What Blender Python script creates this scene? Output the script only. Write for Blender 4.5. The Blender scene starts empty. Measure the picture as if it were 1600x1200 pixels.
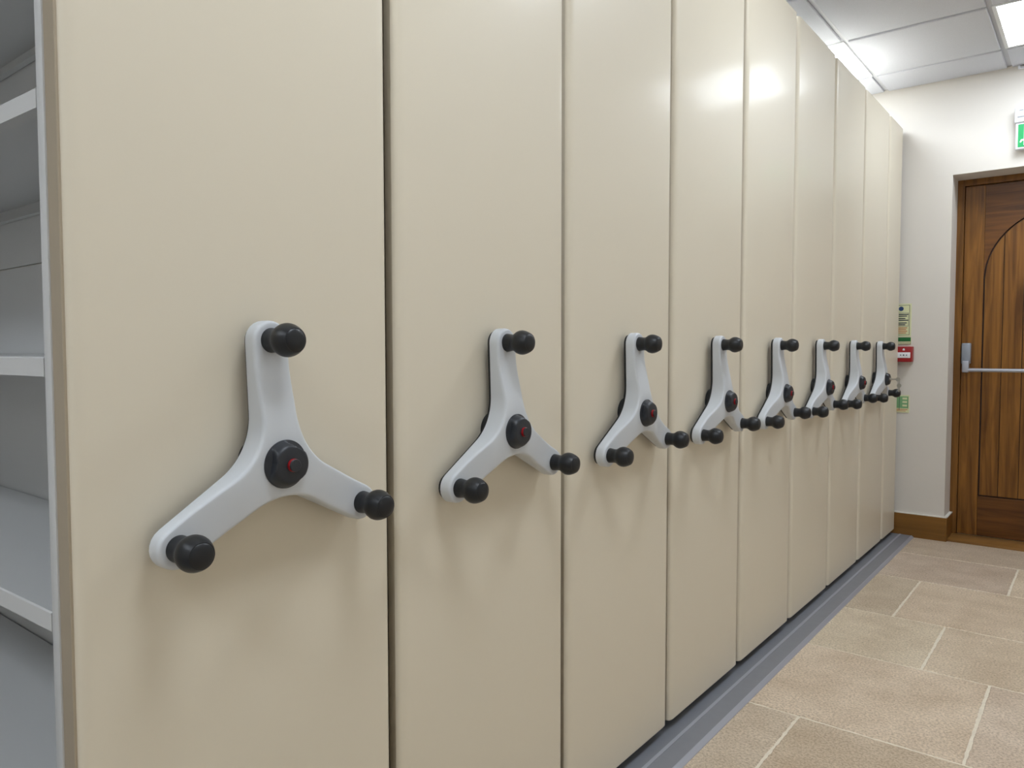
import bpy, bmesh, math, random
from mathutils import Vector, Matrix, noise
random.seed(7)
C = bpy.context.scene.collection
S = bpy.context.scene
PI = math.pi

# ---------------------------------------------------------------- camera
CX, CZ = 0.9378, 1.10
FPX, PITCH, YAW, ROLL = 1170.07, -0.0465, 0.6678, -0.0011
cam = bpy.data.cameras.new('camera'); cam_o = bpy.data.objects.new('camera', cam); C.objects.link(cam_o)
cam.sensor_width = 36.0; cam.lens = FPX / 1600 * 36.0; cam.clip_start = 0.02
_f = Vector((-math.sin(YAW)*math.cos(PITCH), math.cos(YAW)*math.cos(PITCH), math.sin(PITCH)))
_r = Vector((math.cos(YAW), math.sin(YAW), 0)); _u = _r.cross(_f)
_r2 = _r*math.cos(ROLL) + _u*math.sin(ROLL); _u2 = -_r*math.sin(ROLL) + _u*math.cos(ROLL)
M3 = Matrix((_r2, _u2, -_f)).transposed()
cam_o.matrix_world = Matrix.Translation((CX, 0, CZ)) @ M3.to_4x4()
S.camera = cam_o

# ---------------------------------------------------------------- world and exposure
w = bpy.data.worlds.new('world'); S.world = w; w.use_nodes = True
w.node_tree.nodes['Background'].inputs[0].default_value = (0.9, 0.95, 1, 1)
w.node_tree.nodes['Background'].inputs[1].default_value = 0.05
S.view_settings.view_transform = 'Standard'; S.view_settings.look = 'None'
S.view_settings.exposure = -0.10; S.view_settings.gamma = 1.0; S.view_settings.use_curve_mapping = False
LIGHT_POWER = 16.0                       # radiance of the ceiling diffusers
LIGHT_COLOUR = (0.85, 0.925, 1.0)

# ---------------------------------------------------------------- dimensions (metres)
E0, PW = 0.3380, 0.5187                  # left edge of the first unit, pitch of the units
ZB, HT = 0.0375, 2.365                   # bottom and top of the end panels
YW = 4.863                               # face of the end wall
HC = 2.602                               # ceiling
XL, XR, YB = -2.1, 1.95, -2.2            # left wall, right wall, back wall

# ---------------------------------------------------------------- materials
def lin(c):
    return tuple(((v/255)/12.92 if v/255 <= .04045 else ((v/255+.055)/1.055)**2.4) for v in c)
def mat(name, rgb, rough=.5, spec=.5, metal=0.0, bump=None, var=0.0, vscale=8.0, emit=None, estr=0.0):
    m = bpy.data.materials.new(name); m.use_nodes = True
    nt = m.node_tree; b = nt.nodes['Principled BSDF']
    col = lin(rgb) + (1,)
    b.inputs['Base Color'].default_value = col
    b.inputs['Roughness'].default_value = rough
    b.inputs['Specular IOR Level'].default_value = spec
    b.inputs['Metallic'].default_value = metal
    tc = nt.nodes.new('ShaderNodeTexCoord')
    if var > 0:
        n = nt.nodes.new('ShaderNodeTexNoise'); n.inputs['Scale'].default_value = vscale; n.inputs['Detail'].default_value = 4
        nt.links.new(tc.outputs['Object'], n.inputs['Vector'])
        mr = nt.nodes.new('ShaderNodeMapRange'); mr.inputs[3].default_value = 1-var; mr.inputs[4].default_value = 1+var
        mr.inputs[1].default_value = .25; mr.inputs[2].default_value = .75
        nt.links.new(n.outputs['Fac'], mr.inputs[0])
        mx = nt.nodes.new('ShaderNodeMix'); mx.data_type = 'RGBA'; mx.blend_type = 'MULTIPLY'; mx.inputs[0].default_value = 1
        mx.inputs[6].default_value = col
        nt.links.new(mr.outputs[0], mx.inputs[7]); nt.links.new(mx.outputs[2], b.inputs['Base Color'])
    if bump:
        sc, st, dist = bump
        n2 = nt.nodes.new('ShaderNodeTexNoise'); n2.inputs['Scale'].default_value = sc; n2.inputs['Detail'].default_value = 3
        nt.links.new(tc.outputs['Object'], n2.inputs['Vector'])
        bp = nt.nodes.new('ShaderNodeBump'); bp.inputs['Strength'].default_value = st; bp.inputs['Distance'].default_value = dist
        nt.links.new(n2.outputs['Fac'], bp.inputs['Height']); nt.links.new(bp.outputs[0], b.inputs['Normal'])
    if emit:
        b.inputs['Emission Color'].default_value = tuple(emit) + (1,); b.inputs['Emission Strength'].default_value = estr
    return m

def wood(name, dark, light, axis='z', scale=1.0, rough=.35):
    m = bpy.data.materials.new(name); m.use_nodes = True
    nt = m.node_tree; b = nt.nodes['Principled BSDF']
    tc = nt.nodes.new('ShaderNodeTexCoord'); mp = nt.nodes.new('ShaderNodeMapping')
    s = {'x': (1.2, 20, 20), 'y': (20, 1.2, 20), 'z': (20, 20, 1.2)}[axis]
    mp.inputs['Scale'].default_value = tuple(v*scale for v in s)
    oi = nt.nodes.new('ShaderNodeObjectInfo'); ad = nt.nodes.new('ShaderNodeVectorMath'); ad.operation = 'ADD'
    sc = nt.nodes.new('ShaderNodeMath'); sc.operation = 'MULTIPLY'; sc.inputs[1].default_value = 37
    nt.links.new(oi.outputs['Random'], sc.inputs[0])
    nt.links.new(tc.outputs['Object'], ad.inputs[0]); nt.links.new(sc.outputs[0], ad.inputs[1])
    nt.links.new(ad.outputs[0], mp.inputs[0])
    n = nt.nodes.new('ShaderNodeTexNoise'); n.inputs['Scale'].default_value = 1.0; n.inputs['Detail'].default_value = 6; n.inputs['Distortion'].default_value = 1.1
    nt.links.new(mp.outputs[0], n.inputs['Vector'])
    r = nt.nodes.new('ShaderNodeValToRGB')
    r.color_ramp.elements[0].position = .3; r.color_ramp.elements[0].color = lin(dark)+(1,)
    r.color_ramp.elements[1].position = .7; r.color_ramp.elements[1].color = lin(light)+(1,)
    nt.links.new(n.outputs['Fac'], r.inputs[0]); nt.links.new(r.outputs[0], b.inputs['Base Color'])
    b.inputs['Roughness'].default_value = rough; b.inputs['Specular IOR Level'].default_value = .35
    return m

M = {}
M['panel'] = mat('cream_powder_coat', (222, 213, 194), rough=.46, spec=.32, bump=(1.0, .015, .02))
_b = M['panel'].node_tree.nodes['Principled BSDF']                 # sprayed gloss over a duller coat
_b.inputs['Coat Weight'].default_value = .42; _b.inputs['Coat Roughness'].default_value = .15; _b.inputs['Coat IOR'].default_value = 1.15
M['carcass'] = mat('cream_steel', (206, 200, 186), rough=.35, spec=.35)
M['shelf'] = mat('light_grey_steel', (208, 209, 209), rough=.38, spec=.4)
M['return_shade'] = mat('shade_darkened_beige', (168, 155, 134), rough=.5)  # beige darkened to carry the shade on the first panel's folded edge
M['gap_shade'] = mat('gap_shade_brown', (70, 58, 42), rough=.7)  # shade of the gaps between panels put into this brown
M['dark_steel'] = mat('dark_carriage_steel', (40, 40, 42), rough=.6)
M['wheel'] = mat('pale_grey_plastic', (204, 208, 213), rough=.42, spec=.4, bump=(900, .05, .0005))
M['black'] = mat('black_rubber_plastic', (24, 26, 30), rough=.38, spec=.45)
M['charcoal'] = mat('charcoal_plastic', (40, 43, 49), rough=.40, spec=.45)
M['red_plastic'] = mat('red_plastic', (150, 14, 24), rough=.4)
M['boss_grey'] = mat('grey_boss_plastic', (150, 154, 160), rough=.45)
M['wall'] = mat('white_emulsion', (219, 214, 207), rough=.85, spec=.2, var=.012, vscale=3, bump=(160, .06, .002))
M['tile'] = mat('mineral_fibre_tile', (212, 214, 223), rough=.9, spec=.15, var=.05, vscale=260)
M['tee'] = mat('ceiling_grid_white', (206, 207, 214), rough=.6, spec=.3)
M['frame_white'] = mat('light_frame_white', (232, 233, 236), rough=.5)
M['diffuser'] = mat('lit_diffuser', (240, 240, 240), rough=.6, emit=LIGHT_COLOUR, estr=LIGHT_POWER)
M['oak'] = wood('stained_oak_upright', (92, 55, 16), (150, 101, 42), 'z', 1.5)
M['oak_rail'] = wood('stained_oak_rail', (78, 46, 16), (118, 74, 30), 'x', 1.5)
M['oak_frame'] = wood('oak_frame', (92, 58, 20), (134, 90, 38), 'z', 1.5)
M['oak_skirt'] = wood('oak_skirting', (112, 76, 30), (140, 98, 44), 'x')
M['oak_sill'] = wood('oak_sill', (128, 90, 46), (158, 116, 64), 'x')
M['groove'] = mat('dark_groove', (48, 24, 12), rough=.6)
M['caulk'] = mat('white_caulk', (232, 229, 222), rough=.7)
M['silver'] = mat('silver_painted_metal', (150, 156, 166), rough=.38, metal=.35)
M['steel'] = mat('nickel', (190, 186, 176), rough=.28, metal=.9)
M['aluminium'] = mat('anodised_aluminium', (140, 143, 151), rough=.42, metal=.25, var=.03, vscale=30)
M['aluminium_light'] = mat('bright_aluminium', (176, 179, 190), rough=.35, metal=.3)
M['rail_dark'] = mat('grey_rail', (128, 131, 139), rough=.45, metal=.2)
M['red'] = mat('red_call_point', (150, 16, 24), rough=.4)
M['white'] = mat('white_plastic', (230, 232, 238), rough=.45)
M['lume'] = mat('photoluminescent_card', (222, 224, 182), rough=.5)
M['green'] = mat('sign_green', (20, 108, 52), rough=.5)
M['pale_green'] = mat('sign_pale_green', (128, 178, 128), rough=.5)
M['ink'] = mat('sign_ink', (36, 48, 62), rough=.6)
M['blue'] = mat('sign_blue', (30, 60, 110), rough=.5)
M['rust'] = mat('sign_orange', (196, 120, 76), rough=.6)
M['exit_green'] = mat('exit_green', (20, 150, 84), rough=.4, emit=lin((20, 150, 84)), estr=.35)
M['exit_white'] = mat('exit_white', (235, 245, 240), rough=.4, emit=(.9, 1, .95), estr=.25)

# limestone
def limestone():
    m = bpy.data.materials.new('limestone_flag'); m.use_nodes = True
    nt = m.node_tree; b = nt.nodes['Principled BSDF']; L = nt.links.new
    tc = nt.nodes.new('ShaderNodeTexCoord')
    at = nt.nodes.new('ShaderNodeAttribute'); at.attribute_name = 'slab'
    n1 = nt.nodes.new('ShaderNodeTexNoise'); n1.inputs['Scale'].default_value = 5; n1.inputs['Detail'].default_value = 6; n1.inputs['Roughness'].default_value = .65
    n2 = nt.nodes.new('ShaderNodeTexNoise'); n2.inputs['Scale'].default_value = 140; n2.inputs['Detail'].default_value = 4; n2.inputs['Roughness'].default_value = .7
    L(tc.outputs['Object'], n1.inputs['Vector']); L(tc.outputs['Object'], n2.inputs['Vector'])
    r1 = nt.nodes.new('ShaderNodeValToRGB')
    r1.color_ramp.elements[0].position = .3; r1.color_ramp.elements[0].color = lin((210, 191, 166))+(1,)
    r1.color_ramp.elements[1].position = .7; r1.color_ramp.elements[1].color = lin((238, 222, 199))+(1,)
    r2 = nt.nodes.new('ShaderNodeValToRGB')
    r2.color_ramp.elements[0].position = .36; r2.color_ramp.elements[0].color = (.52, .48, .44, 1)
    r2.color_ramp.elements[1].position = .58; r2.color_ramp.elements[1].color = (1.06, 1.05, 1.04, 1)
    L(n1.outputs['Fac'], r1.inputs[0]); L(n2.outputs['Fac'], r2.inputs[0])
    mx = nt.nodes.new('ShaderNodeMix'); mx.data_type = 'RGBA'; mx.blend_type = 'MULTIPLY'; mx.inputs[0].default_value = .75
    L(r1.outputs[0], mx.inputs[6]); L(r2.outputs[0], mx.inputs[7])
    mx2 = nt.nodes.new('ShaderNodeMix'); mx2.data_type = 'RGBA'; mx2.blend_type = 'MULTIPLY'; mx2.inputs[0].default_value = 1
    L(mx.outputs[2], mx2.inputs[6]); L(at.outputs['Color'], mx2.inputs[7])
    L(mx2.outputs[2], b.inputs['Base Color'])
    b.inputs['Roughness'].default_value = .5; b.inputs['Specular IOR Level'].default_value = .3
    bp = nt.nodes.new('ShaderNodeBump'); bp.inputs['Strength'].default_value = .2; bp.inputs['Distance'].default_value = .002
    L(n2.outputs['Fac'], bp.inputs['Height']); L(bp.outputs[0], b.inputs['Normal'])
    return m
M['limestone'] = limestone()
M['grout'] = mat('pale_grout', (232, 222, 204), rough=.9, spec=.1, var=.08, vscale=60)

# ---------------------------------------------------------------- mesh helpers
def finish(name, bm, mats, parent=None, smooth=None, loc=(0, 0, 0)):
    bmesh.ops.recalc_face_normals(bm, faces=bm.faces)
    me = bpy.data.meshes.new(name); bm.to_mesh(me); bm.free()
    for m_ in (mats if isinstance(mats, (list, tuple)) else [mats]): me.materials.append(m_)
    o = bpy.data.objects.new(name, me); C.objects.link(o); o.location = loc
    if parent: o.parent = parent
    if smooth is not None:
        for p in me.polygons: p.use_smooth = True
        me.set_sharp_from_angle(angle=math.radians(smooth))
    return o
def add_box(bm, x0, x1, y0, y1, z0, z1, bev=0.0, mi=0, seg=2):
    r = bmesh.ops.create_cube(bm, size=1)
    vs = r['verts']
    for v in vs: v.co = Vector(((x0+x1)/2+v.co.x*(x1-x0), (y0+y1)/2+v.co.y*(y1-y0), (z0+z1)/2+v.co.z*(z1-z0)))
    fs = {f for v in vs for f in v.link_faces}
    for f in fs: f.material_index = mi
    if bev > 0:
        es = {e for v in vs for e in v.link_edges}
        rr = bmesh.ops.bevel(bm, geom=list(es), offset=bev, segments=seg, affect='EDGES', profile=.5)
        for f in rr['faces']: f.material_index = mi
def box(name, m_, parent, *a, bev=0.0, smooth=35):
    bm = bmesh.new(); add_box(bm, *a, bev=bev); return finish(name, bm, m_, parent, smooth=smooth if bev else None)
def loft(bm, rings, cap0=True, cap1=True, mi=0):
    """rings: lists of points; joins closed rings with quads"""
    R = [[bm.verts.new(p) for p in ring] for ring in rings]
    n = len(R[0])
    for a, b in zip(R, R[1:]):
        for i in range(n):
            f = bm.faces.new((a[i], a[(i+1) % n], b[(i+1) % n], b[i])); f.material_index = mi
    if cap0: f = bm.faces.new(R[0][::-1]); f.material_index = mi
    if cap1: f = bm.faces.new(R[-1]); f.material_index = mi
    return R
def lathe_x(bm, prof, cy=0, cz=0, n=40, mi=0, rmod=None, x0=0.0):
    """profile (x, r) turned about an axis parallel to X"""
    rings = []
    for x, r in prof:
        rings.append([(x0+x, cy+(r*(rmod(x, 2*PI*i/n) if rmod else 1))*math.cos(2*PI*i/n), cz+(r*(rmod(x, 2*PI*i/n) if rmod else 1))*math.sin(2*PI*i/n)) for i in range(n)])
    loft(bm, rings, mi=mi)
def tube(bm, pts, r, n=12, mi=0, closed=False):
    P = [Vector(p) for p in pts]; rings = []
    for i, p in enumerate(P):
        if closed: t = (P[(i+1) % len(P)]-P[i-1]).normalized()
        else: t = (P[min(i+1, len(P)-1)]-P[max(i-1, 0)]).normalized()
        a = t.orthogonal().normalized() if abs(t.z) > .95 else t.cross(Vector((0, 0, 1))).normalized()
        b = t.cross(a)
        rings.append([p+r*(a*math.cos(2*PI*k/n)+b*math.sin(2*PI*k/n)) for k in range(n)])
    if closed: rings.append(rings[0]); loft(bm, rings, False, False, mi); bmesh.ops.remove_doubles(bm, verts=bm.verts, dist=1e-6)
    else: loft(bm, rings, mi=mi)
def prism_y(bm, poly, y0, y1, mi=0):
    """polygon in (x, z) pushed along y"""
    loft(bm, [[(x, y0, z) for x, z in poly], [(x, y1, z) for x, z in poly]], mi=mi)
def empty(name, loc, label=None, cat=None, group=None, kind=None):
    o = bpy.data.objects.new(name, None); C.objects.link(o); o.location = loc; o.empty_display_size = .1
    tag(o, label, cat, group, kind); return o
def tag(o, label=None, cat=None, group=None, kind=None):
    if label: o['label'] = label
    if cat: o['category'] = cat
    if group: o['group'] = group
    if kind: o['kind'] = kind
    return o
def structure(o, label, cat): return tag(o, label, cat, kind='structure')

# ================================================================ SETTING
# ---- floor: limestone flags in courses, real joints
def clip_jitter_slab(bm, col, x0, x1, y0, y1, top, g=.0033):
    x0 += g; x1 -= g; y0 += g; y1 -= g
    step = .012; pts = []
    def jit(x, y, k): 
        return .0027*noise.noise(Vector((x*45, y*45, k*7.3)))+.0016*noise.noise(Vector((x*140, y*140, k*3.1)))
    nx = max(2, int((x1-x0)/step)); ny = max(2, int((y1-y0)/step))
    for i in range(nx): x = x0+(x1-x0)*i/nx; pts.append((x, y0+jit(x, y0, 1)))
    for i in range(ny): y = y0+(y1-y0)*i/ny; pts.append((x1+jit(x1, y, 2), y))
    for i in range(nx): x = x1-(x1-x0)*i/nx; pts.append((x, y1+jit(x, y1, 3)))
    for i in range(ny): y = y1-(y1-y0)*i/ny; pts.append((x0+jit(x0, y, 4), y))
    cx, cy = (x0+x1)/2, (y0+y1)/2
    def ins(p, d):
        return (p[0]+(d if p[0] < cx-(x1-x0)/2+.02 else -d if p[0] > cx+(x1-x0)/2-.02 else 0), p[1]+(d if p[1] < cy-(y1-y0)/2+.02 else -d if p[1] > cy+(y1-y0)/2-.02 else 0))
    outer = [bm.verts.new((p[0], p[1], top-.003)) for p in pts]
    inner = [bm.verts.new((*ins(p, .0035), top)) for p in pts]
    n = len(pts); fs = [bm.faces.new(inner)]
    for i in range(n): fs.append(bm.faces.new((outer[i], outer[(i+1) % n], inner[(i+1) % n], inner[i])))
    lay = bm.loops.layers.color.get('slab') or bm.loops.layers.color.new('slab')
    for f in fs:
        f.material_index = 1
        for l in f.loops: l[lay] = col
bm = bmesh.new()
bm.loops.layers.color.new('slab')
add_box(bm, XL-.1, XR+.1, YB-.1, YW+.35, -.06, -.0022, mi=0)
courses = [(4.455, 5.05), (3.95, 4.455), (3.352, 3.95), (2.852, 3.352), (2.257, 2.852), (1.66, 2.257), (1.15, 1.66), (.55, 1.15), (0, .55), (-.6, 0), (-1.1, -.6), (-1.7, -1.1), (-2.25, -1.7)]
anchors = {0: .93, 1: .635, 2: .287, 3: .477, 4: .677, 5: .2515, 6: .55, 7: .2, 8: .7, 9: .4, 10: .6, 11: .3, 12: .5}
rs = random.Random(4)
def tint():
    k = rs.uniform(.90, 1.03); return (k, k*rs.uniform(.985, 1.01), k*rs.uniform(.965, 1.01), 1)
for ci, (ya, yb) in enumerate(courses):
    xs = [anchors[ci]]
    while xs[-1] < XR: xs.append(xs[-1]+rs.uniform(.7, .95))
    while xs[0] > .05: xs.insert(0, xs[0]-(rs.uniform(.72, .95)))
    if ci == 0: xs = [-.4, 1.0, XR]
    for a, b in zip(xs, xs[1:]):
        clip_jitter_slab(bm, tint(), max(a, -.4), min(b, XR), ya, yb, 0.0)
fl = finish('floor', bm, [M['grout'], M['limestone']])
structure(fl, 'beige limestone flagstone floor with pale grout joints laid in courses', 'floor')

# ---- ceiling: lay-in grid with tegular tiles, gaps where the light panels sit
TX0, TY0, TM = .503, 3.955, .603
light_cells = set()
for i in (-2, 0):
    for j in (0, -3, -6, -9): light_cells.add((i, j))
bm = bmesh.new()
# grid backing, left open above the light panels
add_box(bm, XL-.1, XR+.1, YB-.1, YW+.3, HC+.012, HC+.09, mi=1)
for i in range(-5, 4):
    for j in range(-11, 2):
        if (i, j) in light_cells: continue
        x0, x1 = TX0+i*TM+.012, TX0+(i+1)*TM-.012
        y0, y1 = TY0+j*TM+.012, TY0+(j+1)*TM-.012
        x0, x1, y0, y1 = max(x0, XL), min(x1, XR), max(y0, YB), min(y1, YW-.001)
        if x1-x0 < .03 or y1-y0 < .03: continue
        add_box(bm, x0, x1, y0, y1, HC+.001, HC+.013, bev=.003, mi=0, seg=1)
ce = finish('ceiling', bm, [M['tile'], M['tee']])
structure(ce, 'suspended ceiling of white mineral tiles in a white grid', 'ceiling')

# ---- walls
DX0, DX1, DZ, RD = .250, 1.300, 2.072, .20     # door opening and reveal depth
bm = bmesh.new()
add_box(bm, XL-.1, DX0, YW, YW+RD+.1, 0, HC+.01)
add_box(bm, DX1, XR+.1, YW, YW+RD+.1, 0, HC+.01)
add_box(bm, DX0, DX1, YW, YW+RD+.1, DZ, HC+.01)
structure(finish('wall_end', bm, M['wall']), 'off-white painted end wall with a deep door recess', 'wall')
structure(box('wall_right', M['wall'], None, XR, XR+.1, YB-.1, YW, 0, HC+.01), 'off-white painted wall across the aisle', 'wall')
structure(box('wall_back', M['wall'], None, XL-.1, XR, YB-.1, YB, 0, HC+.01), 'off-white painted wall behind the camera', 'wall')
structure(box('wall_left', M['wall'], None, XL-.1, XL, YB, YW, 0, HC+.01), 'off-white painted wall behind the shelving', 'wall')

# ---- oak baseboard running along the wall and round into the reveal
bm = bmesh.new()
for (x0, x1, y0, y1) in ((-.06, DX0+.016, YW-.018, YW), (DX0, DX0+.016, YW, YW+RD-.01)):
    add_box(bm, x0, x1, y0, y1, 0.0, .134, mi=0)
    add_box(bm, x0, x1-(.004 if y0 < YW else 0.0), y0+.006, y1, .134, .139, mi=1)
structure(finish('baseboard_end', bm, [M['oak_skirt'], M['caulk']]), 'oak baseboard at foot of the end wall, turning into the door recess', 'baseboard')
bm = bmesh.new()
for (x0, x1, y0, y1) in ((DX1-.016, XR, YW-.018, YW), (DX1-.016, DX1, YW, YW+RD-.01), (XR-.018, XR, YB, YW-.018)):
    add_box(bm, x0, x1, y0, y1, 0.0, .134, mi=0)
structure(finish('baseboard_right', bm, M['oak_skirt']), 'oak baseboard along the far side of the aisle', 'baseboard')
structure(box('trim_1', M['oak_sill'], None, DX0+.016, DX1-.016, YW+.004, YW+RD+.0, -.002, .012, bev=.002), 'light oak sill board on the floor of the door recess', 'trim')

# ---- oak door with arched panel
YD = YW+RD
door = empty('door_1', (.775, YD, 0)); structure(door, 'stained oak door with an arched planked panel and a push bar', 'door')
def dobj(name, bm, m_, parent=door, smooth=None):
    o = finish(name, bm, m_, parent, smooth); o.location = (-.775, -YD, 0); return o
bm = bmesh.new()
add_box(bm, DX0, .286, YD-.012, YD+.07, 0.0, DZ, bev=.002)
add_box(bm, DX1-.036, DX1, YD-.012, YD+.07, 0.0, DZ, bev=.002)
add_box(bm, .286, DX1-.036, YD-.012, YD+.07, 2.036, DZ, bev=.002)
dobj('door_frame', bm, M['oak_frame'])
LX0, LX1, GX0, GX1 = .2885, 1.2615, .388, 1.162
ARC_R = (GX1-GX0)/2; ZS = 1.500
bm = bmesh.new(); add_box(bm, LX0, LX1, YD+.019, YD+.055, .014, 2.033)
dobj('leaf_core', bm, M['groove'])
for xa, xb in ((LX0, GX0-.001), (GX1+.001, LX1)):
    bm = bmesh.new(); add_box(bm, xa, xb, YD+.003, YD+.0195, .014, 2.033, bev=.0012); dobj('stile', bm, M['oak'])
bm = bmesh.new(); add_box(bm, GX0, GX1, YD+.004, YD+.0195, .014, .244, bev=.0012); dobj('bottom_rail', bm, M['oak_rail'])
# arched head: piece above the spring line, arch cut out below
bm = bmesh.new(); cxm = (GX0+GX1)/2
N = 48
arc = [(cxm-ARC_R*math.cos(PI*k/N), ZS+ARC_R*math.sin(PI*k/N)) for k in range(N+1)]
ztop = 2.032
for a, b in zip(arc, arc[1:]):
    prism_y(bm, [a, b, (b[0], ztop), (a[0], ztop)], YD+.004, YD+.0195)
bmesh.ops.remove_doubles(bm, verts=bm.verts, dist=1e-5)
inner = [f for f in bm.faces if all(abs(v.co.y-(YD+.004)) > 1e-6 for v in f.verts) and all(abs(v.co.y-(YD+.0195)) > 1e-6 for v in f.verts)]
dobj('arched_head', bm, M['oak_rail'])
# planks inside the arch, tops cut to the curve with a groove's clearance
NP = 8; pw = (GX1-GX0)/NP; RG = ARC_R-.008
for k in range(NP):
    xa = GX0+k*pw+(.0075 if k == 0 else .0018); xb = GX0+(k+1)*pw-(.0075 if k == NP-1 else .0018)
    top = []
    for q in range(13):
        x = xb+(xa-xb)*q/12; d = max(0.0, RG*RG-(x-cxm)**2); top.append((x, ZS+math.sqrt(d)))
    bm = bmesh.new(); prism_y(bm, [(xa, .252), (xb, .252)]+top, YD+.008, YD+.0195)
    dobj('plank', bm, M['oak'])
# panic hardware: case, swinging arm, push bar
bm = bmesh.new(); add_box(bm, .2915, .338, YD-.032, YD+.004, 1.012, 1.132, bev=.006, seg=3)
case = dobj('lock_case', bm, M['silver'], smooth=40)
bm = bmesh.new()
add_box(bm, .300, .334, YD-.062, YD-.028, .962, 1.030, bev=.006, seg=3)
dobj('bar_arm', bm, M['aluminium_light'], smooth=40)
bm = bmesh.new(); tube(bm, [(.325, YD-.052, .977), (1.22, YD-.052, .977)], .0105, n=16)
dobj('push_bar', bm, M['aluminium_light'], smooth=40)
bm = bmesh.new(); add_box(bm, 1.212, 1.256, YD-.062, YD+.004, .962, 1.132, bev=.006, seg=3)
dobj('hinge_case', bm, M['silver'], smooth=40)

# ================================================================ CEILING LIGHTS
rowname = {0: 'nearest the end wall', -3: 'in the second row from the end wall', -6: 'in the third row from the end wall', -9: 'in the row furthest from the end wall'}
colname = {-2: 'above the shelving tops', 0: 'over the aisle', 2: 'along the far side of the aisle'}
def ceiling_light(i, j):
    x0, y0 = TX0+i*TM, TY0+j*TM
    t = empty('ceiling_light', (x0+TM/2, y0+TM/2, HC+.012), 'square white ceiling light %s, %s' % (colname[i], rowname[j]), 'ceiling light', 'LED panels in the ceiling grid')
    h = TM/2-.006; fw = .016
    bm = bmesh.new()
    for (a, b, c, d) in ((-h, h, -h, -h+fw), (-h, h, h-fw, h), (-h, -h+fw, -h+fw, h-fw), (h-fw, h, -h+fw, h-fw)):
        add_box(bm, a, b, c, d, -.008, 0)
    finish('frame', bm, M['frame_white'], t)
    bm = bmesh.new(); add_box(bm, -h+fw, h-fw, -h+fw, h-fw, -.005, -.001)
    finish('diffuser', bm, M['diffuser'], t)
for (i, j) in sorted(light_cells): ceiling_light(i, j)

# ================================================================ FLOOR TRACK
bm = bmesh.new()
prof = [(-1.9, 0.0), (-1.9, .010), (.088, .010), (.090, .0095), (.099, .002), (.100, 0.0)]
loft(bm, [[(x, YB+.3, z) for x, z in prof], [(x, YW-.02, z) for x, z in prof]])
tr = finish('floor_track', bm, M['aluminium'])
tag(tr, 'long grey metal floor track running under the shelving fronts', 'track')
bm = bmesh.new(); add_box(bm, .0245, .0345, YB+.3, YW-.02, .0100, .0112)
o = finish('seam_strip', bm, M['aluminium_light'], tr)
bm = bmesh.new(); loft(bm, [[(x, y, z) for x, z in ((.087, .0100), (.087, .0108), (.0895, .0108), (.1005, .0022), (.1005, 0.0), (.0985, 0.0))] for y in (YB+.3, YW-.02)])
o = finish('edge_ramp', bm, M['aluminium_light'], tr)

# ================================================================ MOBILE SHELVING
GAP = .020
def panel_profile(w_, inset=0.0, depth=.036):
    """closed outline in (x, y): front at x = 0, centred on y = 0; edges eased, then folded back at a slight undercut"""
    h = w_/2-inset; f = -inset
    half = [(f, h-.022), (f-.0003, h-.017), (f-.0012, h-.0115), (f-.0028, h-.0068), (f-.0052, h-.0034), (f-.0085, h-.0012), (f-.0125, h), (-depth, h-.0065)]
    return half+[(x, -y) for x, y in half[::-1]]
def end_panel(w_, parent, gap_shade=.0085):
    bm = bmesh.new(); rings = []
    for z, ins in ((ZB, .005), (ZB+.0015, .0022), (ZB+.005, 0), (HT-.005, 0), (HT-.0015, .0022), (HT, .005)):
        rings.append([(x, y, z) for x, y in panel_profile(w_, ins)])
    loft(bm, rings)
    o = finish('end_panel', bm, M['panel'], parent, smooth=30)
    bm = bmesh.new(); add_box(bm, -.0385, -.0356, -w_/2-gap_shade, w_/2+.0085, ZB+.02, HT-.02)
    finish('gap_shade_strip', bm, M['gap_shade'], parent)  # added strip behind the panel edges, its dark colour painting the gap shade
    return o

HX, HZ, RK = .0, .943, .1695             # wheel centre height, knob circle radius
ROT = math.radians(2.2)
XBACK = .020
def x_front(r):
    t = min(1, max(0, (.150-r)/.115)); t = t*t*(3-2*t)
    return .044+.017*t
def star_outline():
    h = .0272; dc = .140; rf = dc*math.sin(PI/3)-h; tx = dc*math.cos(PI/3)
    pts = []
    for k in range(3):
        a0 = PI/2+ROT+2*PI/3*k
        ux, uy = math.cos(a0), math.sin(a0); vx, vy = -uy, ux
        # right side straight, tip semicircle, left side straight
        for r in (.085, .10, .115, .13, .145, .158): pts.append((ux*r-vx*h, uy*r-vy*h, k))
        for q in range(13):
            a = -PI/2+PI*q/12; R0 = RK
            pts.append((ux*(R0+h*math.cos(a))+vx*h*math.sin(a), uy*(R0+h*math.cos(a))+vy*h*math.sin(a), k))
        for r in (.158, .145, .13, .115, .10, .085): pts.append((ux*r+vx*h, uy*r+vy*h, k))
        # fillet to the next arm, centred on the bisector
        ab = a0+PI/3; bx, by = math.cos(ab)*dc, math.sin(ab)*dc
        s0 = math.atan2(uy*tx+vy*h-by, ux*tx+vx*h-bx)
        a1 = a0+2*PI/3
        s1 = math.atan2(math.sin(a1)*tx-math.cos(a1)*h-by, math.cos(a1)*tx+math.sin(a1)*h-bx)
        d = (s1-s0+PI) % (2*PI)-PI
        for q in range(15):
            s = s0+d*q/14
            pts.append((bx+rf*math.cos(s), by+rf*math.sin(s), k if q < 7 else (k+1) % 3 if q > 7 else -1))
    return pts
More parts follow.
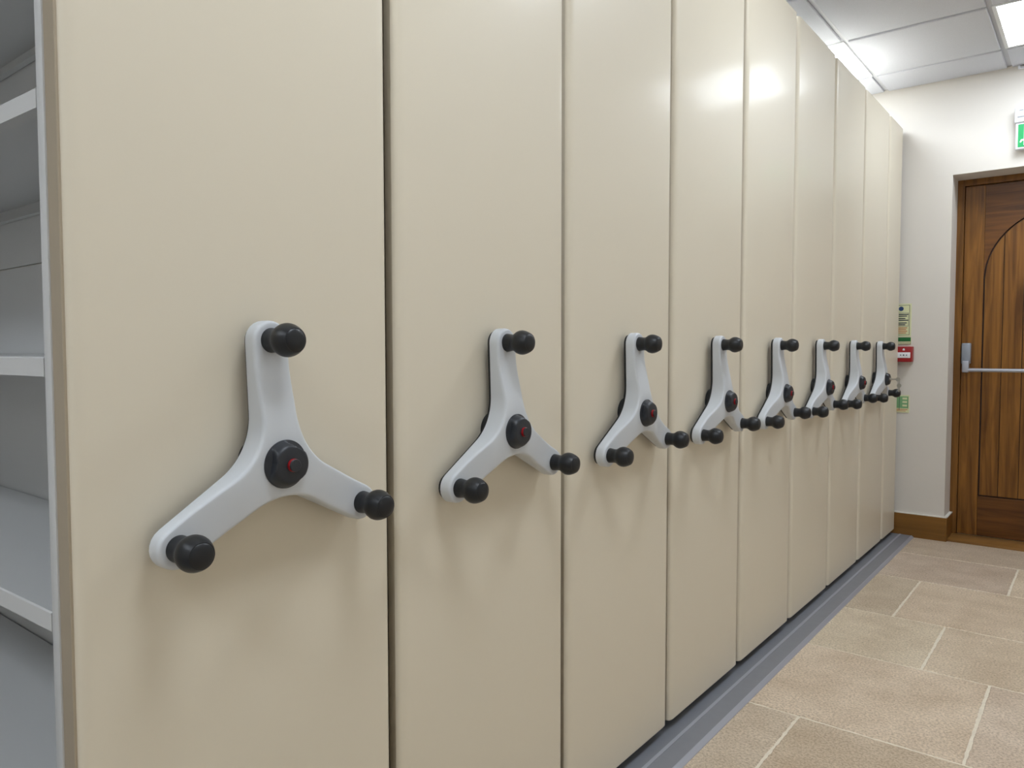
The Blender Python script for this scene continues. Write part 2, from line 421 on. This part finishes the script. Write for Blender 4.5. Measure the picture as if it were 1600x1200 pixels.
def hand_wheel(parent, keyed=False):
    out = star_outline(); n = len(out)
    P = [Vector((a, b)) for a, b, _ in out]
    nor = []
    for i in range(n):
        t = (P[(i+1) % n]-P[i-1]).normalized(); nor.append(Vector((t.y, -t.x)))
    spine = []
    for (a, b, k) in out:
        if k < 0: spine.append(Vector((0, 0))); continue
        u = Vector((math.cos(PI/2+ROT+2*PI/3*k), math.sin(PI/2+ROT+2*PI/3*k)))
        spine.append(u*min(RK, max(0, Vector((a, b)).dot(u))))
    def ring(ins, fx):
        return [(fx(q), q.x, q.y) for q in (P[i]-nor[i]*ins for i in range(n))]
    def ring_s(ins, t, fx):
        qs = [(P[i]-nor[i]*ins).lerp(spine[i], t) for i in range(n)]
        return [(fx(q), q.x, q.y) for q in qs]
    rings = [ring_s(.002, 1.0, lambda q: XBACK), ring(.0022, lambda q: XBACK), ring(.0, lambda q: XBACK+.002)]
    B = .0068
    for k in range(6):
        a = PI/2*k/5
        rings.append(ring(B*.62*(1-math.cos(a)), lambda q, a=a: x_front(q.length)-B+B*math.sin(a)))
    for t in (.15, .4, .7, 1.0): rings.append(ring_s(B*.62, t, lambda q: x_front(q.length)))
    bm = bmesh.new(); loft(bm, rings, False, False)
    bmesh.ops.remove_doubles(bm, verts=bm.verts, dist=2e-5)
    wheel = finish('hand_wheel', bm, M['wheel'], parent, smooth=35, loc=(0, 0, HZ))
    bm = bmesh.new()
    bk = [ring(.0045, lambda q, x=x: x) for x in (XBACK-.0065, XBACK+.0015)]
    loft(bm, [ring_s(.0012, 1.0, lambda q: XBACK-.0065)]+bk+[ring_s(.0012, 1.0, lambda q: XBACK+.0015)], False, False)
    bmesh.ops.remove_doubles(bm, verts=bm.verts, dist=2e-5)
    finish('back_cover', bm, M['black'], wheel, smooth=35)
    # knobs
    for k in range(3):
        a = PI/2+ROT+2*PI/3*k
        bm = bmesh.new()
        lathe_x(bm, [(-.004, .0150), (0, .0172), (.004, .0168), (.012, .0157), (.018, .0160), (.0225, .0183), (.0275, .0214), (.0320, .0228), (.0365, .0231), (.0410, .0224), (.0470, .0203), (.0515, .0181), (.0535, .0168), (.0538, .0162), (.0536, .0156), (.0544, .0148), (.0560, .0118), (.0570, .0060), (.0572, .0008)],
                RK*math.cos(a), RK*math.sin(a), 40, x0=.044)
        kn = finish('knob', bm, M['black'], wheel, smooth=28)
    # hub cap with three finger scallops
    bm = bmesh.new()
    X0 = x_front(0)
    def scal(x, th):
        # three finger flats cut into the cone, deepest half way up
        t = min(1, max(0, (x-.0022)/.0025)); r0 = 1.0
        for c in (172, 60, -58):
            d = math.radians((math.degrees(th)-c+180) % 360-180)
            if abs(d) < 1.2:
                rr = hub_r(x); lim = .0252/math.cos(d)*(.965+.035*min(1, abs(d)/.55))
                if x > .0172: lim = 1
                if lim < rr: r0 = min(r0, 1-t*(1-lim/rr))
        return r0
    HP = [(-.003, .0328), (.0012, .0334), (.0022, .0332), (.0030, .0326), (.0048, .0320), (.0075, .0311), (.0105, .0298), (.0135, .0282), (.0158, .0266), (.0170, .0250), (.0176, .0238), (.0179, .0222), (.0180, .0010)]
    def hub_r(x):
        for (xa, ra), (xb, rb) in zip(HP, HP[1:]):
            if xa <= x <= xb: return ra+(rb-ra)*(x-xa)/(xb-xa)
        return .02
    lathe_x(bm, HP, 0, 0, 96, rmod=scal, x0=X0)
    finish('hub_cap', bm, M['charcoal'], wheel, smooth=30)
    # lock button
    bm = bmesh.new()
    if keyed:
        lathe_x(bm, [(.016, .0085), (.0235, .0085), (.0245, .0075), (.0245, .001)], 0, 0, 28, x0=X0)
        finish('lock_barrel', bm, M['steel'], wheel, smooth=30)
    else:
        lathe_x(bm, [(.016, .0092), (.0218, .0089), (.0222, .0084), (.0222, .001)], 0, 0, 32, mi=0, x0=X0)
        lathe_x(bm, [(.0221, .0085), (.0238, .0085), (.0245, .0078), (.0245, .0005)], 0, 0, 32, mi=1, x0=X0)
        finish('lock_button', bm, [M['red_plastic'], M['charcoal']], wheel, smooth=30)['label'] = 'round dark button with a red collar'
    # boss between wheel and panel
    bm = bmesh.new()
    lathe_x(bm, [(.0, .035), (.009, .035), (.0105, .0335), (.0105, .028)], 0, 0, 48, mi=0)
    lathe_x(bm, [(.0095, .031), (XBACK-.0055, .031)], 0, 0, 48, mi=1)
    finish('mounting_boss', bm, [M['black'], M['boss_grey']], wheel, smooth=30)
    return wheel

ORD = ['first', 'second', 'third', 'fourth', 'fifth', 'sixth', 'seventh', 'eighth', 'ninth']
def copy_tree(o, parent=None):
    c = o.copy(); C.objects.link(c); c.parent = parent
    for ch in list(o.children): copy_tree(ch, c)
    return c
def carriage(w_, parent):
    bm = bmesh.new(); add_box(bm, -1.88, -.045, -w_/2+.012, w_/2-.012, .030, .075)
    for xx in (-.25, -1.0, -1.75): add_box(bm, xx-.03, xx+.03, -w_/2+.03, w_/2-.03, .0100, .032)
    return finish('base_carriage', bm, M['dark_steel'], parent)

WPAN = PW-GAP
# -- the first unit stands open towards the camera: real shelves
def open_unit():
    WPAN = E0+PW-.3618
    yc = E0+PW-WPAN/2
    t = empty('mobile_shelving', (0, yc, 0), 'nearest cream mobile shelving unit at the left edge, its grey shelves open to view', 'shelving unit', 'cream mobile shelving units with three-armed handles')
    end_panel(WPAN, t, -.009)
    bm = bmesh.new(); add_box(bm, -.0386, -.0085, -WPAN/2-.0020, -WPAN/2+.012, ZB+.004, HT-.01, bev=.0008, seg=1); finish('edge_shade_strip', bm, M['return_shade'], t)  # added strip by the post, the return's shade painted as darker beige
    hand_wheel(t); carriage(WPAN, t)
    yf = -WPAN/2-.0040                   # front of the posts
    for x0, x1, nm in ((-.0590, -.0388, 0), (-1.532, -1.503, 1)):
        bm = bmesh.new()
        dy = -.041*nm; add_box(bm, x0, x1, yf+dy, yf+.034, .075, HT-.03, bev=.0018, seg=2)
        finish('upright', bm, M['shelf'], t, smooth=40)
    # inner side sheets
    bm = bmesh.new(); add_box(bm, -.046, -.0390, yf+.034, WPAN/2-.006, .075, HT-.03); finish('side_sheet', bm, M['shelf'], t)
    bm = bmesh.new(); add_box(bm, -1.532, -1.525, yf+.034, WPAN/2-.006, .075, HT-.03)
    finish('side_sheet', bm, M['shelf'], t)
    # back panel of overlapping sheets
    yb = .629-yc
    bm = bmesh.new()
    add_box(bm, -1.525, -.044, yb+.004, yb+.007, .075, 1.281)
    add_box(bm, -1.525, -.044, yb+.001, yb+.007, 1.283, HT-.03)
    finish('back_panel', bm, M['shelf'], t)
    bm = bmesh.new(); add_box(bm, -1.88, -1.533, yf, yb, .075, HT-.03); add_box(bm, -1.88, -.045, yb+.008, WPAN/2-.006, .075, HT-.03)
    finish('carcass', bm, M['carcass'], t)
    bm = bmesh.new(); add_box(bm, -1.88, -.039, yf, WPAN/2-.006, HT-.03, HT-.012); finish('canopy', bm, M['carcass'], t)
    for zt in (.153, .467, .780, 1.0915, 1.410, 1.725, 2.040):
        bm = bmesh.new(); xa, xb = -1.501, -.0605
        zl = zt-.024
        # folded sheet: front lip, deck, rear flange
        prof = [(yf, zl), (yf, zt-.0018), (yf+.0018, zt), (yb-.001, zt), (yb-.001, zt-.028), (yb-.014, zt-.028), (yb-.014, zt-.0265), (yb-.003, zt-.0265), (yb-.003, zt-.002), (yf+.002, zt-.002), (yf+.002, zl+.0015), (yf+.020, zl+.0015), (yf+.020, zl)]
        loft(bm, [[(xa, y-.040 if y < yf+.03 else y, z) for y, z in prof], [(xb, y, z) for y, z in prof]])
        finish('shelf', bm, M['shelf'], t)
    return t
first = open_unit()
# -- the closed-up units behind it
def closed_unit(w_, yc, wheel=True, keyed=False):
    t = empty('mobile_shelving', (0, yc, 0), None, 'shelving unit', 'cream mobile shelving units with three-armed handles')
    end_panel(w_, t)
    if wheel: hand_wheel(t, keyed)
    bm = bmesh.new(); add_box(bm, -1.88, -.039, -w_/2+.010, w_/2-.010, .075, HT-.012); finish('carcass', bm, M['carcass'], t)
    carriage(w_, t)
    return t
proto = None
for k in range(2, 10):
    eR = E0+PW*k
    if k < 8:
        yc = eR-WPAN/2
        if proto is None: proto = u = closed_unit(WPAN, yc)
        else: u = copy_tree(proto); u.location.y = yc
        u['label'] = 'closed-up cream mobile shelving unit with grey three-armed handle, %s from the left' % ORD[k-1]
    elif k == 8:
        u = closed_unit(WPAN, eR-WPAN/2, True, True); u['label'] = 'cream mobile shelving unit with a key hanging from its handle, eighth from the left'
        KEYY = eR-WPAN/2
    else:
        wl = YW-.03-(E0+PW*8)-GAP
        u = closed_unit(wl, E0+PW*8+GAP+wl/2, False)
        u['label'] = 'narrow cream end unit without a handle, standing against the end wall'; del u['group']
        u.name = 'shelving_end_unit'

# ---- keys hanging in the lock of the eighth wheel
kx = x_front(0)+.0245
keys = empty('key_bunch', (kx, KEYY, HZ), 'small bunch of silver keys hanging from the lock of the eighth handle', 'keys')
def key_mesh(parent, m_):
    bm = bmesh.new()
    add_box(bm, -.002, .022, -.001, .001, -.0035, .0035)           # blade
    N = 20
    loft(bm, [[(.030+.011*math.cos(2*PI*q/N), y, .0105*math.sin(2*PI*q/N)) for q in range(N)] for y in (-.0012, .0012)])
    return finish('key', bm, m_, parent)
k1 = key_mesh(keys, M['steel'])
bm = bmesh.new(); tube(bm, [(.036+.0, .010*math.cos(2*PI*q/24), -.010+.011*math.sin(2*PI*q/24)) for q in range(24)], .0011, 8, closed=True)
finish('key_ring', bm, M['steel'], keys, smooth=50)
k2 = key_mesh(keys, M['steel']); k2.rotation_euler = (0, math.radians(90), math.radians(35)); k2.location = (.036, 0, -.064); k2.scale = (-1, 1, 1)
k2.rotation_euler = (math.radians(0), math.radians(90), math.radians(0)); k2.scale = (1, 1, 1)
k2.location = (.036, .0, .0)
# blade pointing down: local +x runs to -z, bow at the top near the ring
for v in k2.data.vertices: v.co.x = .062-v.co.x

# ================================================================ ON THE END WALL
YF = YW-.0005
def plate(name, x0, x1, z0, z1, th, m_, parent=None, bev=.0):
    bm = bmesh.new(); add_box(bm, x0, x1, YW-th, YW, z0, z1, bev=bev, seg=2); return finish(name, bm, m_, parent, smooth=35 if bev else None)
def patch(name, rects, y0, th, m_, parent):
    bm = bmesh.new()
    for (x0, x1, z0, z1) in rects: add_box(bm, x0, x1, y0-th, y0, z0, z1)
    return finish(name, bm, m_, parent)
# upper notice
nx0, nx1, nz0, nz1 = -.064, .058, 1.166+.006, 1.362
no = plate('fire_notice', nx0, nx1, nz0, nz1, .003, M['lume'])
tag(no, 'pale yellow-green fire instruction notice on the end wall above the green strip', 'notice')
y_ = YW-.003
bx0, bx1, bz0, bz1 = nx0+.008, nx1-.008, nz0+.008, nz1-.008
b_ = .0022
patch('border', [(bx0, bx1, bz1-b_, bz1), (bx0, bx1, bz0, bz0+b_), (bx0, bx0+b_, bz0, bz1), (bx1-b_, bx1, bz0, bz1), (bx0+.006, bx1-.006, 1.308, 1.3095), (bx1-.0075, bx1-.006, 1.232, 1.308), (bx0+.006, bx1-.006, 1.231, 1.233)], y_, .0006, M['ink'], no)
patch('text_lines', [(-.045+.006*(i % 2), .043-.008*(i % 3), z-.0028, z+.0028) for i, z in enumerate((1.300, 1.290, 1.276, 1.266, 1.250, 1.240))], y_, .0006, M['ink'], no)
patch('orange_lines', [(-.042, .038-.006*(i % 2), z-.0025, z+.0025) for i, z in enumerate((1.222, 1.212, 1.202, 1.192))], y_, .0006, M['rust'], no)
bm = bmesh.new(); N = 28
loft(bm, [[(.004+.013*math.cos(2*PI*q/N), y, 1.333+.013*math.sin(2*PI*q/N)) for q in range(N)] for y in (y_, y_-.0006)])
finish('blue_disc', bm, M['blue'], no)
# green strip sign
gs = plate('strip_sign', -.022, .060, 1.124, 1.168, .003, M['lume'])
tag(gs, 'small sign with a dark green band above the red call point', 'sign')
patch('green_band', [(-.020, .058, 1.142, 1.166)], y_, .0006, M['green'], gs)
patch('border', [(-.020, .058, 1.126, 1.128), (.0565, .058, 1.126, 1.142), (-.020, .0545, 1.134, 1.1355)], y_, .0006, M['ink'], gs)
# call point
cp = empty('fire_call_point', (.0315, YW, 1.068), 'red fire alarm call point with a white push window on the end wall', 'call point')
def cpart(name, bm, m_, smooth=None):
    o = finish(name, bm, m_, cp, smooth); o.location = (-.0315, -YW, -1.068); return o
bm = bmesh.new(); add_box(bm, -.012, .075, YW-.052, YW, 1.0235, 1.1125, bev=.004, seg=3); cpart('body', bm, M['red'], 35)
bm = bmesh.new(); add_box(bm, -.004, .066, YW-.0535, YW-.050, 1.047, 1.079, bev=.001); cpart('push_window', bm, M['white'], 35)
bm = bmesh.new()
N = 18
loft(bm, [[(.0315+.0042*math.cos(2*PI*q/N), y, 1.063+.0042*math.sin(2*PI*q/N)) for q in range(N)] for y in (YW-.0534, YW-.0542)])
for s in (-1, 1): loft(bm, [[(.0315+s*.010, y, 1.063), (.0315+s*.018, y, 1.0675), (.0315+s*.018, y, 1.0585)] for y in (YW-.0534, YW-.0542)])
cpart('push_mark', bm, M['ink'])
bm = bmesh.new()
loft(bm, [[(x, y, z) for x, z in ((.026, 1.090), (.037, 1.090), (.037, 1.098), (.0315, 1.103), (.026, 1.098))] for y in (YW-.0518, YW-.0526)])
cpart('house_mark', bm, M['white'])
# lower sign
ls = plate('pictogram_sign', -.054, .058, .726, .829, .003, M['lume'])
tag(ls, 'small pale sign with green pictograms low on the end wall below the call point', 'sign')
patch('green_field', [(-.048, .051, .752, .821)], y_, .0006, M['pale_green'], ls)
for z in (.803, .783, .762):
    patch('pictogram', [(.022, .046, z, z+.011)], y_-.0006, .0006, M['lume'], ls)
    patch('pictogram', [(-.040, -.010, z, z+.011)], y_-.0006, .0006, M['lume'], ls)
patch('orange_lines', [(-.046, .049, .742, .746), (-.046, .040, .734, .737)], y_, .0006, M['rust'], ls)
patch('border', [(.051, .0525, .750, .822)], y_-.0003, .0006, M['ink'], ls)
patch('divider', [(.004, .0065, .740, .824)], y_-.0003, .0006, M['ink'], ls)

# exit sign: luminaire with a hanging pictogram panel
ex = empty('exit_sign', (.715, YW, 2.26), 'green and white emergency exit sign under its white lamp, above the oak door', 'exit sign')
def xpart(name, bm, m_, smooth=None):
    o = finish(name, bm, m_, ex, smooth); o.location = (-.715, -YW, -2.26); return o
bm = bmesh.new(); add_box(bm, .535, .895, YW-.055, YW, 2.292, 2.374, bev=.008, seg=3); xpart('lamp_housing', bm, M['white'], 35)
bm = bmesh.new(); add_box(bm, .548, .882, YW-.057, YW-.050, 2.318, 2.324); add_box(bm, .556, .574, YW-.0562, YW-.054, 2.352, 2.358); xpart('housing_slot', bm, M['boss_grey'])
bm = bmesh.new(); add_box(bm, .540, .890, YW-.046, YW-.010, 2.152, 2.294, bev=.008, seg=3); xpart('sign_panel', bm, M['white'], 35)
bm = bmesh.new(); add_box(bm, .552, .878, YW-.0475, YW-.044, 2.164, 2.284, bev=.001); xpart('green_face', bm, M['exit_green'])
yx = YW-.0475
def flat(bm, poly): loft(bm, [[(x, y, z) for x, z in poly] for y in (yx, yx-.0008)])
bm = bmesh.new()
# running figure towards an open doorway
flat(bm, [(.578, 2.172), (.592, 2.172), (.592, 2.276), (.578, 2.276)])
flat(bm, [(.592, 2.266), (.640, 2.266), (.640, 2.276), (.592, 2.276)])
xpart('doorway_mark', bm, M['exit_white']); bm = bmesh.new()
N = 18; flat(bm, [(.650+.009*math.cos(2*PI*q/N), 2.262+.009*math.sin(2*PI*q/N)) for q in range(N)])
flat(bm, [(.628, 2.250), (.652, 2.248), (.640, 2.214), (.620, 2.218)])
flat(bm, [(.628, 2.248), (.632, 2.240), (.608, 2.226), (.604, 2.232)])
flat(bm, [(.620, 2.222), (.630, 2.210), (.604, 2.196), (.572, 2.196), (.566, 2.188), (.560, 2.190), (.566, 2.204), (.602, 2.206)])
flat(bm, [(.632, 2.216), (.640, 2.212), (.650, 2.176), (.640, 2.174), (.628, 2.206)])
xpart('running_figure', bm, M['exit_white']); bm = bmesh.new()
flat(bm, [(.760, 2.216), (.815, 2.216), (.815, 2.200), (.848, 2.224), (.815, 2.248), (.815, 2.232), (.760, 2.232)])
xpart('arrow', bm, M['exit_white'])
# bracket at the wall head
br = empty('wall_bracket', (.575, YW, 2.58), 'small white bracket at the top of the end wall, under the ceiling', 'bracket')
bm = bmesh.new(); add_box(bm, -.034, .055, -.012, 0, .004, .016, bev=.002); add_box(bm, -.034, -.024, -.030, -.012, .002, .018, bev=.002); add_box(bm, .002, .012, -.030, -.012, -.004, .012, bev=.002)
finish('clip', bm, M['white'], br, smooth=35)
